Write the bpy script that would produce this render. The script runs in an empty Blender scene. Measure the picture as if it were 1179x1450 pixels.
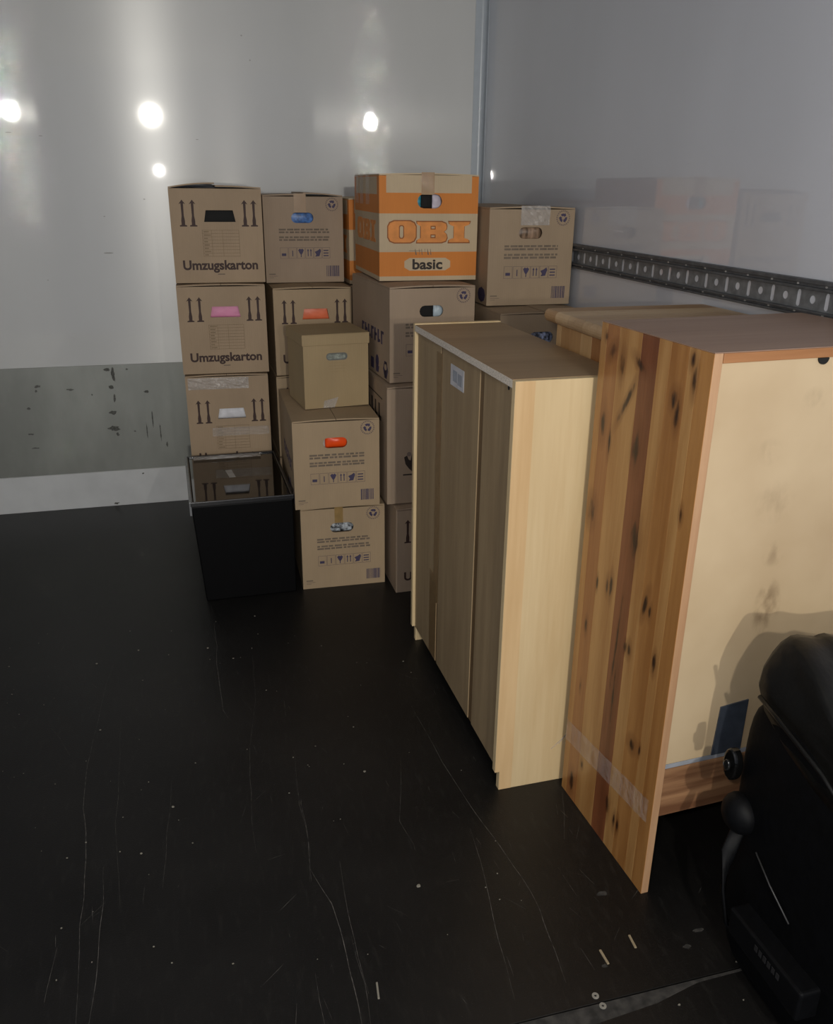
import bpy, bmesh, math, random
from mathutils import Vector, Matrix, noise
random.seed(7)
scn = bpy.context.scene
C = scn.collection
# ------------------------------------------------------------------ camera
F_PX, PITCH, ROLL, YAW, CAM_H = 1196.48, -0.36855, 0.0111, 0.2675, 1.4463
fw = Vector((math.sin(YAW), math.cos(YAW), 0)); rt = Vector((math.cos(YAW), -math.sin(YAW), 0)); up = Vector((0, 0, 1))
f2 = fw*math.cos(PITCH)+up*math.sin(PITCH); u2 = up*math.cos(PITCH)-fw*math.sin(PITCH)
r3 = rt*math.cos(ROLL)+u2*math.sin(ROLL); u3 = u2*math.cos(ROLL)-rt*math.sin(ROLL)
cd = bpy.data.cameras.new('camera'); cam = bpy.data.objects.new('camera', cd); C.objects.link(cam)
M = Matrix((r3, u3, -f2)).transposed().to_4x4(); M.translation = Vector((0, 0, CAM_H)); cam.matrix_world = M
cd.sensor_fit = 'VERTICAL'; cd.sensor_height = 36.0; cd.lens = F_PX*36.0/1450.0; cd.clip_start = 0.02
scn.camera = cam
# ------------------------------------------------------------------ world, lights, exposure
w = bpy.data.worlds.new('world'); scn.world = w; w.use_nodes = True
bg = w.node_tree.nodes['Background']; bg.inputs[0].default_value = (0.62, 0.72, 1.0, 1); bg.inputs[1].default_value = 0.5
def point(name, loc, power, radius, col):
    l = bpy.data.lights.new(name, 'POINT'); l.energy = power; l.shadow_soft_size = radius; l.color = col
    o = bpy.data.objects.new(name, l); C.objects.link(o); o.location = loc; return o
point('yard_lamp', (-0.21, -5.8, 2.35), 560, 0.09, (1.0, 0.96, 0.86))
point('hand_torch', (0.50, -0.05, 1.36), 25, 0.02, (1.0, 0.94, 0.84))
point('camera_flash', (-0.095, -0.02, 1.545), 31, 0.028, (1.0, 0.96, 0.90))
vs = scn.view_settings; vs.view_transform = 'Standard'; vs.look = 'None'; vs.gamma = 1; vs.exposure = 0.0; vs.use_curve_mapping = False
scn.cycles.sample_clamp_indirect = 0
scn.display_settings.display_device = 'sRGB'

# ------------------------------------------------------------------ helpers
def srgb(r, g, b):
    f = lambda c: (c/255/12.92) if c/255 <= .04045 else ((c/255+.055)/1.055)**2.4
    return (f(r), f(g), f(b), 1)
def newmat(name):
    m = bpy.data.materials.new(name); m.use_nodes = True
    nt = m.node_tree; return m, nt, nt.nodes['Principled BSDF']
def N(nt, typ, **kw):
    n = nt.nodes.new(typ)
    for k, v in kw.items():
        if k.startswith('i_'): n.inputs[k[2:].replace('_', ' ')].default_value = v
        else: setattr(n, k, v)
    return n
def mixc(nt, fac, a, b, blend='MIX'):
    n = nt.nodes.new('ShaderNodeMix'); n.data_type = 'RGBA'; n.blend_type = blend
    for s, v in ((0, fac), (6, a), (7, b)):
        if hasattr(v, 'links') or hasattr(v, 'is_linked'): nt.links.new(v, n.inputs[s])
        else: n.inputs[s].default_value = v
    return n.outputs[2]
def math_(nt, op, a, b=0.0, clamp=False):
    n = nt.nodes.new('ShaderNodeMath'); n.operation = op; n.use_clamp = clamp
    for s, v in ((0, a), (1, b)):
        if hasattr(v, 'is_linked'): nt.links.new(v, n.inputs[s])
        else: n.inputs[s].default_value = v
    return n.outputs[0]
def objcoord(nt, scale=(1, 1, 1)):
    t = nt.nodes.new('ShaderNodeTexCoord'); mp = nt.nodes.new('ShaderNodeMapping'); mp.inputs['Scale'].default_value = scale
    nt.links.new(t.outputs['Object'], mp.inputs[0]); return mp.outputs[0]
def noisef(nt, scale, stretch=(1, 1, 1), detail=4, lo=.35, hi=.65):
    n = N(nt, 'ShaderNodeTexNoise'); n.inputs['Scale'].default_value = scale; n.inputs['Detail'].default_value = detail
    nt.links.new(objcoord(nt, stretch), n.inputs['Vector'])
    r = N(nt, 'ShaderNodeMapRange'); r.inputs[1].default_value = lo; r.inputs[2].default_value = hi
    nt.links.new(n.outputs[0], r.inputs[0]); return r.outputs[0]
def bump(nt, b, h, strength=.2, dist=.002):
    n = N(nt, 'ShaderNodeBump'); n.inputs['Strength'].default_value = strength; n.inputs['Distance'].default_value = dist
    nt.links.new(h, n.inputs['Height']); nt.links.new(n.outputs[0], b.inputs['Normal'])
def plain(name, col, rough=.5, metal=0, var=.12, scale=30, spec=.5, stretch=(1, 1, 1), bmp=0):
    m, nt, b = newmat(name)
    f = noisef(nt, scale, stretch)
    dk = tuple(c*(1-var) for c in col[:3])+(1,); lt = tuple(min(1, c*(1+var)) for c in col[:3])+(1,)
    nt.links.new(mixc(nt, f, dk, lt), b.inputs['Base Color'])
    b.inputs['Roughness'].default_value = rough; b.inputs['Metallic'].default_value = metal; b.inputs['Specular IOR Level'].default_value = spec
    if bmp: bump(nt, b, f, bmp)
    return m
def card(name, col):
    m, nt, b = newmat(name)
    big = noisef(nt, 6, (1, 1, .5), 3); fine = noisef(nt, 220, (1, 1, .05), 2)
    c1 = mixc(nt, big, tuple(c*.93 for c in col[:3])+(1,), tuple(c*1.06 for c in col[:3])+(1,))
    c2 = mixc(nt, math_(nt, 'MULTIPLY', fine, .12), c1, tuple(c*.75 for c in col[:3])+(1,))
    nt.links.new(c2, b.inputs['Base Color']); b.inputs['Roughness'].default_value = .62; b.inputs['Specular IOR Level'].default_value = .3
    wv = N(nt, 'ShaderNodeTexWave'); wv.inputs['Scale'].default_value = 38; wv.bands_direction = 'X'
    nt.links.new(objcoord(nt), wv.inputs['Vector']); bump(nt, b, math_(nt, 'ADD', math_(nt, 'MULTIPLY', wv.outputs[1], .35), big), .12, .002)
    return m
def wood(name, light, dark, axis='Z', rough=.38, ring=22, knots=None, amt=.55, coat=0.0):
    m, nt, b = newmat(name)
    st = {'Z': (1, 1, .07), 'X': (.07, 1, 1), 'Y': (1, .07, 1)}[axis]
    g = noisef(nt, ring, st, 5, .38, .62); fine = noisef(nt, ring*7, st, 3, .4, .6); big = noisef(nt, 3.5, st, 2)
    f = math_(nt, 'ADD', math_(nt, 'MULTIPLY', g, amt), math_(nt, 'MULTIPLY', fine, .18))
    f = math_(nt, 'ADD', f, math_(nt, 'MULTIPLY', big, .22), True)
    col = mixc(nt, f, light, dark)
    if knots:
        tc = objcoord(nt); sep = N(nt, 'ShaderNodeSeparateXYZ'); nt.links.new(tc, sep.inputs[0])
        wob = noisef(nt, 75, (1, 1, .3), 3, .3, .7)
        acc = None
        for (ky, kz, ry, rz, sl) in knots:
            dz = math_(nt, 'SUBTRACT', sep.outputs[2], kz)
            dy = math_(nt, 'SUBTRACT', sep.outputs[1], ky)
            if sl: dy = math_(nt, 'ADD', dy, math_(nt, 'MULTIPLY', dz, sl))
            a = math_(nt, 'POWER', math_(nt, 'ABSOLUTE', math_(nt, 'DIVIDE', dy, ry*1.3)), 2)
            c = math_(nt, 'POWER', math_(nt, 'ABSOLUTE', math_(nt, 'DIVIDE', dz, rz*1.25)), 2)
            d = math_(nt, 'ADD', a, c); acc = d if acc is None else math_(nt, 'MINIMUM', acc, d)
        acc = math_(nt, 'ADD', acc, math_(nt, 'MULTIPLY', wob, 1.3))
        halo = N(nt, 'ShaderNodeMapRange'); halo.inputs[1].default_value = 5.5; halo.inputs[2].default_value = .8; nt.links.new(acc, halo.inputs[0])
        core = N(nt, 'ShaderNodeMapRange'); core.inputs[1].default_value = 1.7; core.inputs[2].default_value = .55; nt.links.new(acc, core.inputs[0])
        col = mixc(nt, math_(nt, 'MULTIPLY', halo.outputs[0], .5), col, srgb(96, 52, 22)); col = mixc(nt, core.outputs[0], col, srgb(42, 20, 10))
    nt.links.new(col, b.inputs['Base Color']); b.inputs['Roughness'].default_value = rough
    b.inputs['Coat Weight'].default_value = coat; b.inputs['Coat Roughness'].default_value = .15
    bump(nt, b, fine, .06, .001); return m

class MB:
    def __init__(s): s.v = []; s.f = []
    def box(s, x0, y0, z0, x1, y1, z1):
        n = len(s.v); s.v += [(x, y, z) for x in (x0, x1) for y in (y0, y1) for z in (z0, z1)]
        s.f += [tuple(n+i for i in q) for q in ((0, 1, 3, 2), (4, 6, 7, 5), (0, 4, 5, 1), (2, 3, 7, 6), (0, 2, 6, 4), (1, 5, 7, 3))]; return s
    def prism(s, pts, fn, t0, t1):     # polygon pts (u,v) mapped by fn(u,v,t), between t0 (outer) and t1
        n = len(s.v); k = len(pts)
        s.v += [fn(u, v, t0) for u, v in pts]+[fn(u, v, t1) for u, v in pts]
        s.f += [tuple(range(n, n+k)), tuple(range(n+2*k-1, n+k-1, -1))]
        s.f += [(n+i, n+k+i, n+k+(i+1) % k, n+(i+1) % k) for i in range(k)]; return s
    def mesh(s, name):
        m = bpy.data.meshes.new(name); m.from_pydata(s.v, [], s.f)
        bm = bmesh.new(); bm.from_mesh(m); bmesh.ops.recalc_face_normals(bm, faces=bm.faces); bm.to_mesh(m); bm.free(); return m
    def obj(s, name, mat, parent=None, bev=0, smooth=False, seg=2):
        return link(name, s.mesh(name), mat, parent, bev, smooth, seg)
def link(name, me, mat, parent=None, bev=0, smooth=False, seg=2):
    o = bpy.data.objects.new(name, me); C.objects.link(o)
    if mat and not me.materials: me.materials.append(mat)
    if parent: o.parent = parent
    if bev:
        b = o.modifiers.new('bevel', 'BEVEL'); b.width = bev; b.segments = seg; b.limit_method = 'ANGLE'; b.angle_limit = math.radians(40)
    if smooth: me.polygons.foreach_set('use_smooth', [True]*len(me.polygons))
    return o
def tag(o, label=None, cat=None, group=None, kind=None):
    if label: o['label'] = label
    if cat: o['category'] = cat
    if group: o['group'] = group
    if kind: o['kind'] = kind
    return o
def thing(name, label, cat, loc=(0, 0, 0), rz=0, group=None):
    o = bpy.data.objects.new(name, None); C.objects.link(o); o.location = loc; o.rotation_euler = (0, 0, rz)
    o.empty_display_size = .05; return tag(o, label, cat, group)
def ngon(cx, cy, rx, ry, n=20, a0=0): return [(cx+rx*math.cos(a0+2*math.pi*i/n), cy+ry*math.sin(a0+2*math.pi*i/n)) for i in range(n)]
def stadium(x0, y0, x1, y1, n=6):
    r = (y1-y0)/2; cy = (y0+y1)/2; p = []
    for i in range(n+1): a = -math.pi/2+math.pi*i/n; p.append((x1-r+r*math.cos(a), cy+r*math.sin(a)))
    for i in range(n+1): a = math.pi/2+math.pi*i/n; p.append((x0+r+r*math.cos(a), cy+r*math.sin(a)))
    return p
def plate(name, outer, holes, fn, t0, t1):   # plate with real holes
    bm = bmesh.new(); rings = []
    for loop in [outer]+holes:
        a = [bm.verts.new((u, v, 0)) for u, v in loop]; rings.append(a)
        for i in range(len(a)): bm.edges.new((a[i], a[(i+1) % len(a)]))
    bmesh.ops.triangle_fill(bm, use_beauty=True, use_dissolve=False, edges=bm.edges[:])
    bm.verts.index_update(); V = [v.co.copy() for v in bm.verts]; Fs = [[v.index for v in f.verts] for f in bm.faces]
    R = [[v.index for v in a] for a in rings]; bm.free(); n = len(V)
    vs_ = [fn(v.x, v.y, t0) for v in V]+[fn(v.x, v.y, t1) for v in V]
    fs = [tuple(f) for f in Fs]+[tuple(n+i for i in reversed(f)) for f in Fs]
    for a in R: fs += [(a[i], n+a[i], n+a[(i+1) % len(a)], a[(i+1) % len(a)]) for i in range(len(a))]
    b = MB(); b.v = vs_; b.f = fs; return b
_tc = {}
def text_flat(s, bold, extrude):
    k = (s, bold)
    if k not in _tc:
        cu = bpy.data.curves.new('lettering', 'FONT'); cu.body = s; cu.size = 1; cu.offset = bold; cu.resolution_u = 4
        o = bpy.data.objects.new('lettering_source', cu); C.objects.link(o)
        dg = bpy.context.evaluated_depsgraph_get(); me = bpy.data.meshes.new_from_object(o.evaluated_get(dg))
        C.objects.unlink(o); bpy.data.objects.remove(o)
        V = [v.co.copy() for v in me.vertices]; Fa = [tuple(p.vertices) for p in me.polygons]
        x0 = min(v.x for v in V); x1 = max(v.x for v in V); y0 = min(v.y for v in V); y1 = max(v.y for v in V)
        _tc[k] = ([((v.x-x0)/(x1-x0), (v.y-y0)/(y1-y0)) for v in V], Fa)
    return _tc[k]
def text_on(mb, s, fn, u0, v0, u1, v1, t, bold=.012):
    V, Fa = text_flat(s, bold, 0); n = len(mb.v)
    mb.v += [fn(u0+a*(u1-u0), v0+b*(v1-v0), t) for a, b in V]; mb.f += [tuple(n+i for i in f) for f in Fa]

# ------------------------------------------------------------------ materials
def wallmat(name, col, rough, tang, aniso, coat=.6, bs=.10, cr=.04, ior=1.5):
    m, nt, b = newmat(name)
    f = noisef(nt, 2.2, (1, 1, .35), 3); s = noisef(nt, 260, (1, 1, 1), 2, .66, .72)
    c = mixc(nt, f, tuple(x*.93 for x in col[:3])+(1,), col)
    c = mixc(nt, math_(nt, 'MULTIPLY', s, .0), c, (.1, .1, .1, 1))
    nt.links.new(c, b.inputs['Base Color']); b.inputs['Roughness'].default_value = rough; b.inputs['Anisotropic'].default_value = aniso
    v = N(nt, 'ShaderNodeCombineXYZ'); [v.inputs[i].default_value for i in range(3)]
    for i in range(3): v.inputs[i].default_value = tang[i]
    nt.links.new(v.outputs[0], b.inputs['Tangent'])
    b.inputs['Coat Weight'].default_value = coat; b.inputs['Coat Roughness'].default_value = cr; b.inputs['Coat IOR'].default_value = ior
    wv = noisef(nt, 1.6, (1, 1, .5), 2, .2, .8); fi = noisef(nt, 90, (1, 1, .25), 2, .2, .8)
    bump(nt, b, math_(nt, 'ADD', wv, math_(nt, 'MULTIPLY', fi, .012)), bs, .004)
    return m
m_wall_back = wallmat('white_wall_panel', srgb(206, 207, 206), .26, (0, 0, 1), .9, .45)
m_wall_side = wallmat('white_side_panel', srgb(200, 203, 211), .3, (0, 0, 1), .0, 1.0, 0.0, .012, 1.8)
m_roof = plain('roof_white', srgb(190, 190, 190), .5)
m_kick = plain('scuffed_aluminium', srgb(134, 136, 131), .42, .55, .08, 9, stretch=(1, 1, .4), bmp=.1)
m_lower = plain('lower_white_strip', srgb(205, 207, 208), .35, 0, .05, 8)
m_stain = plain('dark_scuff', srgb(78, 79, 74), .7, 0, .4, 200)
m_floor, nt, b = newmat('black_phenolic_ply')
fa = noisef(nt, 3, (1, 1, 1), 5, .35, .7); fb = noisef(nt, 70, (1, .25, 1), 3, .55, .8); fc = noisef(nt, 420, (1, 1, 1), 1, .74, .80)
c = mixc(nt, fa, (.0055, .0052, .005, 1), (.0105, .0098, .0092, 1)); c = mixc(nt, math_(nt, 'MULTIPLY', fb, .5), c, (.022, .021, .019, 1))
c = mixc(nt, math_(nt, 'MULTIPLY', fc, .7), c, (.10, .095, .085, 1))
nt.links.new(c, b.inputs['Base Color']); b.inputs['Roughness'].default_value = .42; b.inputs['Specular IOR Level'].default_value = .35
bump(nt, b, noisef(nt, 300, (1, 1, 1), 2), .15, .001)
m_scratch = plain('grey_scratch', (.075, .07, .062, 1), .8, 0, .6, 60)
m_dust = plain('pale_dust', (.030, .028, .025, 1), .9, 0, .5, 50)
m_cove = plain('corner_moulding', srgb(176, 184, 192), .3, 0, .03)
m_steel = plain('galvanised_steel', srgb(120, 123, 126), .45, .35, .2, 40)
m_steel_d = plain('dark_rail_edge', srgb(88, 90, 93), .5, .3, .2, 40)
m_rivet = plain('rivet', srgb(190, 190, 190), .35, .4)
kraft = [card('kraft_a', srgb(164, 142, 116)), card('kraft_b', srgb(158, 138, 114)), card('kraft_c', srgb(168, 146, 117)), card('kraft_d', srgb(161, 141, 120))]
m_arch = card('archive_board', srgb(164, 143, 108))
m_orange = card('orange_print', srgb(204, 126, 56)); m_ocream = card('cream_band', srgb(190, 170, 140))
m_obi = plain('orange_letter', srgb(214, 136, 64), .6); m_obid = plain('brown_outline', srgb(140, 78, 24), .6)
m_inkb = plain('black_ink', srgb(44, 34, 28), .65); m_ink = plain('brown_ink', srgb(56, 34, 28), .65)
m_indigo = plain('indigo_ink', srgb(62, 54, 82), .65); m_grey = plain('faint_grey_ink', srgb(112, 98, 84), .7); m_frame = plain('faint_frame_ink', srgb(118, 102, 94), .7)
m_pale = plain('pale_table_print', srgb(132, 112, 86), .7)
m_tape = plain('brown_tape', srgb(150, 120, 84), .25, 0, .06); m_tapew = plain('brown_tape_matt', srgb(146, 118, 70), .35)
def clear(name, alpha, rough):
    m, nt, b = newmat(name); b.inputs['Base Color'].default_value = (.7, .68, .66, 1); b.inputs['Roughness'].default_value = rough
    b.inputs['Alpha'].default_value = alpha; bump(nt, b, noisef(nt, 45, (1, 1, .6), 3), .9, .004); return m
m_clear = clear('clear_tape', .22, .16); m_shine = clear('crinkled_clear_tape', .38, .2)
m_hole_shade = plain('carton_hole_shade', srgb(70, 58, 44), .8)  # shade inside the boxes, put into the colour
m_black = plain('black_inside', (.004, .004, .004, 1), .8)

# ------------------------------------------------------------------ the truck body
YB, XR, XL, YF, ZC = 4.038, 1.4008, -1.14, -1.0, 2.42
def struct(mb, name, mat, parent=None, bev=0):
    o = mb.obj(name, mat, parent, bev)
    if parent is None: o['kind'] = 'structure'
    return o
floor = struct(MB().box(XL-.1, YF-.3, -.05, XR+.1, YB+.1, -.018), 'floor', m_floor)
tag(floor, 'black phenolic plywood truck floor with scratches and dust')
SY = 1.028
struct(MB().box(XL-.1, SY+.0015, -.018, XR+.1, YB+.1, 0), 'floor_panel', m_floor, floor, .001)
struct(MB().box(XL-.1, YF-.3, -.018, XR+.1, SY-.0015, 0), 'floor_panel', m_floor, floor, .001)
wb = struct(MB().box(XL-.1, YB, 0, XR+.1, YB+.04, ZC), 'wall_back', m_wall_back); tag(wb, 'glossy white front bulkhead of the truck')
wr = struct(MB().box(XR, YF, 0, XR+.04, YB, ZC), 'wall_right', m_wall_side); tag(wr, 'glossy white right side wall of the truck')
wl = struct(MB().box(XL-.04, YF, 0, XL, YB, ZC), 'wall_left', m_wall_side)
ce = struct(MB().box(XL-.04, YF, ZC, XR+.04, YB+.04, ZC+.03), 'ceiling', m_roof)
# kick plate on the bulkhead and the white strip under it
kp = MB().box(XL, YB-.004, .1752, XR, YB, .6756).obj('kick_plate', m_kick, wb, .001); tag(kp, 'scuffed grey aluminium kick plate')
ls = MB().box(XL, YB-.006, 0, XR, YB, .1735).obj('lower_strip', m_lower, wb, .001); tag(ls, 'white strip below the kick plate')
sb = MB()
for (x, z, rx, rz_) in [(-.656, .592, .0174, .0078), (-.665, .571, .0071, .0078), (-.707, .493, .0103, .0078), (-.523, .571, .0205, .006), (-.714, .374, .0174, .005), (-.703, .308, .0237, .004), (-.345, .574, .0158, .0112), (-.336, .523, .0075, .0242), (-.35, .456, .0221, .013), (-.356, .378, .033, .015), (-.342, .35, .0079, .0121), (-.331, .631, .0112, .0389), (-.356, .654, .0197, .0086), (-.195, .546, .0128, .009), (-.126, .288, .0055, .0173), (-.249, .152, .0063, .0045), (-.385, .012, .0158, .0069), (-.432, .543, .005, .005), (-.264, .361, .006, .004), (-.269, .653, .0079, .005), (-.18, .42, .004, .05), (-.21, .36, .003, .045), (-.15, .35, .003, .05)]:
    n = 18; pts = []
    for i in range(n):
        a = 2*math.pi*i/n; k = .75+.55*noise.noise(Vector((math.cos(a)*1.5+x*9, math.sin(a)*1.5+z*9, 1)))
        pts.append((x+rx*k*math.cos(a), z+rz_*k*math.sin(a)))
    y = YB-.0041 if z > .176 else YB-.0061
    sb.prism(pts, lambda u, v, t, y=y: (u, y-t, v), .0002, 0)
o = sb.obj('scuff_mark', m_stain, wb); o['kind'] = 'stuff'
# faint marks on the white panel
sb = MB()
for (x, z, rx, rz_) in [(.33, 2.02, .004, .003), (.36, 1.93, .003, .003), (-.29, 1.16, .02, .003), (-.62, 1.63, .012, .002), (-.5, 1.62, .008, .002), (.12, 1.62, .006, .0015), (-.55, 1.05, .003, .002), (-.29, 1.31, .004, .002), (-.12, 1.38, .004, .002)]:
    sb.prism(ngon(x, z, rx, rz_, 10), lambda u, v, t: (u, YB-t, v), .0002, 0)
o = sb.obj('small_mark', plain('faint_mark', srgb(158, 158, 155), .6), wb); o['kind'] = 'stuff'
# rounded corner moulding
cb = MB(); R = .02
arc = [(XR-R+R*math.sin(a)-.002, YB-R+R*math.cos(a)-.002) for a in [math.pi/2*i/10 for i in range(11)]]
cb.prism([(XR, YB), (XR-.05, YB), (XR-.05, YB-.002)]+arc+[(XR-.002, YB-.04), (XR, YB-.04)], lambda u, v, t: (u, v, t), 0, ZC)
o = cb.obj('trim_1', m_cove); o['kind'] = 'structure'; tag(o, 'pale rounded corner moulding between the walls')
# lashing rail on the right wall
rail = thing('lashing_rail', 'grey steel lashing rail with slots along the right white wall', 'rail', (XR, 0, 0))
y0, y1 = -.9, YB-.05
holes = []
k = 0
while 1.635+.0955*(k+1) < y1: k += 1
for j in range(-26, k+1):
    yy = 1.635+.0955*j
    if y0+.02 < yy < y1-.02: holes.append(stadium(0, 0, .039, .0125)); holes[-1] = [(yy+b-.006, 1.191+a) for a, b in holes[-1]]
    yc = yy+.0478
    if y0+.02 < yc < y1-.02: holes.append(ngon(yc, 1.211, .0095, .0095, 12))
plate('web', [(y0, 1.184), (y1, 1.184), (y1, 1.236), (y0, 1.236)], holes, lambda u, v, t: (-.0003-t, u, v), 0, .0008).obj('slotted_web', m_steel, rail)
MB().box(-.016, y0, 1.233, -.0005, y1, 1.240).box(-.018, y0, 1.2475, -.0005, y1, 1.2563).box(-.010, y0, 1.240, -.0005, y1, 1.2475).obj('top_flange', m_steel_d, rail, .001)
MB().box(-.016, y0, 1.1836, -.0005, y1, 1.188).box(-.008, y0, 1.178, -.0005, y1, 1.1836).box(-.014, y0, 1.172, -.0005, y1, 1.178).obj('bottom_flange', m_steel_d, rail, .001)
rv = MB(); yy = y0+.05
while yy < y1-.02:
    rv.prism(ngon(yy, 1.244, .0035, .0025, 8), lambda u, v, t: (-.0095-t, u, v), 0, .002)
    rv.prism(ngon(yy, 1.181, .0035, .0022, 8), lambda u, v, t: (-.0075-t, u, v), 0, .002); yy += .0955
o = rv.obj('rivet', m_rivet, rail); o['kind'] = 'stuff'

# floor scratches, dust, crumbs
S = [[[-0.308, 2.543], [-0.327, 2.411], [-0.339, 2.18], [-0.349, 2.015], [-0.34, 1.838], [-0.318, 1.657], [-0.313, 1.545], [-0.315, 1.466], [-0.309, 1.355], [-0.3, 1.232]], [[-0.279, 1.624], [-0.273, 1.514], [-0.274, 1.381], [-0.276, 1.296], [-0.277, 1.226]], [[-0.268, 1.518], [-0.313, 1.465]], [[0.016, 2.735], [0.01, 2.505], [0.012, 2.304], [0.014, 2.183], [0.027, 2.138]], [[0.124, 2.477], [0.113, 2.217], [0.074, 1.972], [0.061, 1.735], [0.059, 1.583]], [[-0.273, 2.2], [-0.26, 1.859], [-0.263, 1.765], [-0.236, 1.485]], [[-0.131, 1.914], [-0.138, 1.733], [-0.143, 1.635], [-0.149, 1.524]], [[0.192, 1.942], [0.175, 1.719], [0.18, 1.552], [0.168, 1.464]], [[0.173, 1.507], [0.203, 1.391], [0.21, 1.255], [0.208, 1.1]], [[0.225, 1.297], [0.231, 1.18], [0.224, 1.095]], [[0.141, 1.229], [0.138, 1.164], [0.141, 1.117]], [[-0.461, 2.211], [-0.43, 2.155], [-0.395, 2.059]], [[0.079, 1.263], [0.038, 1.227]], [[0.07, 2.228], [0.097, 2.158]], [[-0.362, 1.454], [-0.359, 1.421]], [[0.192, 2.187], [0.187, 2.102]], [[-0.356, 1.42], [-0.361, 1.294]], [[0.559, 2.065], [0.563, 1.884], [0.578, 1.7], [0.609, 1.485], [0.625, 1.365], [0.629, 1.26], [0.618, 1.159], [0.611, 1.084]], [[0.566, 1.533], [0.543, 1.375], [0.517, 1.212], [0.5, 1.072]], [[0.462, 1.813], [0.407, 1.6], [0.417, 1.511]], [[0.458, 1.387], [0.489, 1.387]], [[0.835, 1.598], [0.77, 1.444]], [[0.179, 1.781], [0.179, 1.596], [0.172, 1.461]], [[0.241, 1.509], [0.229, 1.334], [0.233, 1.158]], [[0.719, 1.341], [0.724, 1.276]], [[0.402, 1.11], [0.407, 1.09]], [[0.621, 1.195], [0.618, 1.15]], [[1.005, 1.234], [0.986, 1.218]], [[.555, 2.27], [.60, 2.21], [.63, 2.20]], [[.50, 2.32], [.53, 2.30]]]
WID = {0: .0013, 3: .0014, 17: .0011, 18: .0009, 8: .0018, 1: .0011}
sc = MB()
def ribbon(mb, L, wd, z=.0004):
    # resample and wobble
    P = []
    for a, b in zip(L[:-1], L[1:]):
        for i in range(4): t = i/4; P.append(Vector((a[0]+(b[0]-a[0])*t, a[1]+(b[1]-a[1])*t)))
    P.append(Vector(L[-1])); P = [p+Vector((noise.noise(Vector((p.x*8, p.y*8, 3)))*.006, 0)) for p in P]
    n0 = len(mb.v); n = len(P)
    for i, p in enumerate(P):
        d = (P[min(i+1, n-1)]-P[max(i-1, 0)]).normalized(); s = Vector((-d.y, d.x)); ww = wd*(.35+.65*math.sin(math.pi*(i+.4)/n))*(.7+.6*random.random())/2
        mb.v += [(p.x+s.x*ww, p.y+s.y*ww, z), (p.x-s.x*ww, p.y-s.y*ww, z)]
    mb.f += [(n0+2*i, n0+2*i+1, n0+2*i+3, n0+2*i+2) for i in range(n-1)]
for i, L in enumerate(S): ribbon(sc, L, WID.get(i, .0007))
for i in range(150):
    x = random.uniform(-.7, .85); y = random.uniform(1.05, 2.9); a = random.gauss(math.pi/2, .5); l = random.uniform(.008, .06)
    ribbon(sc, [[x, y], [x+l*math.cos(a), y+l*math.sin(a)]], random.uniform(.0003, .0008))
o = sc.obj('scratch', m_scratch, floor); o['kind'] = 'stuff'
du = MB()
def blob(mb, x, y, rx, ry, z, n=16, h=.0003, sd=0):
    pts = []
    for i in range(n):
        a = 2*math.pi*i/n; k = 1+.55*noise.noise(Vector((math.cos(a)*2+x*31+sd, math.sin(a)*2+y*31, 0)))
        pts.append((x+rx*k*math.cos(a), y+ry*k*math.sin(a)))
    mb.prism(pts, lambda u, v, t: (u, v, t), z, z+h)
du.prism([(.47, SY-.002), (.60, SY-.002), (.86, SY-.002), (1.1, SY-.002), (1.1, SY-.005), (.86, SY-.008), (.76, SY-.028), (.6, SY-.04), (.45, SY-.045)], lambda u, v, t: (u, v, t), 0, .0002)
du.prism([(-.9, SY-.0035), (1.39, SY-.0035), (1.39, SY-.0015), (-.9, SY-.0015)], lambda u, v, t: (u, v, t), 0, .0003)
for x, y, rx, ry in [(.885, 1.10, .008, .005), (.93, 1.13, .012, .004), (.70, 1.10, .006, .004), (.78, 1.27, .012, .006)]: blob(du, x, y, rx, ry, 0)
o = du.obj('dust', m_dust, floor); o['kind'] = 'stuff'
# loose crumbs
m_crumb = plain('pale_crumb', srgb(128, 124, 112), .8); m_chipw = plain('splinter_wood', srgb(150, 135, 108), .7); m_washer = plain('dull_zinc', srgb(150, 148, 140), .5, .3)
crumbs = MB()
for i in range(170):
    x = random.uniform(-.75, 1.0); y = random.uniform(.9, 3.4)
    if (x > .62 and y > 1.2) or y > 2.8: continue
    s = random.choice([.0009, .0012, .0016]); blob(crumbs, x, y, s*random.uniform(.8, 1.8), s, 0, 6, s)
o = crumbs.obj('grit', m_crumb); tag(o, 'fine pale grit scattered over the black floor', 'grit', kind='stuff')
lab = ['behind the long left scratch', 'beside the top of the long left scratch', 'left of the short scratch below the black box', 'left of the middle of the long scratch', 'in the middle of the open floor', 'lower left of the open floor', 'on the bare floor left of the pale cabinet base', 'in front of the pale cabinet foot']
for i, (x, y, s) in enumerate([(-.364, 2.543, .0035), (-.237, 2.598, .003), (-.015, 2.557, .0035), (-.326, 2.167, .003), (-.128, 1.789, .0035), (-.199, 1.645, .003), (.36, 1.804, .0038), (.395, 1.391, .0045)]):
    mb = MB(); blob(mb, 0, 0, s, s*.8, 0, 8, s*.8, i); o = mb.obj('crumb', m_crumb, None, .0006); o.location = (x, y, 0)
    tag(o, 'tiny pale crumb '+lab[i], 'crumb', 'larger crumbs on the floor')
def bar(name, a, b, wd, mat, label, cat, group=None):
    a = Vector(a); b = Vector(b); L = (b-a).length; mb = MB(); mb.box(-L/2, -wd/2, 0, L/2, wd/2, .003)
    o = mb.obj(name, mat, None, .0008); o.location = ((a.x+b.x)/2, (a.y+b.y)/2, 0); o.rotation_euler = (0, 0, math.atan2(b.y-a.y, b.x-a.x)); return tag(o, label, cat, group)
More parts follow.
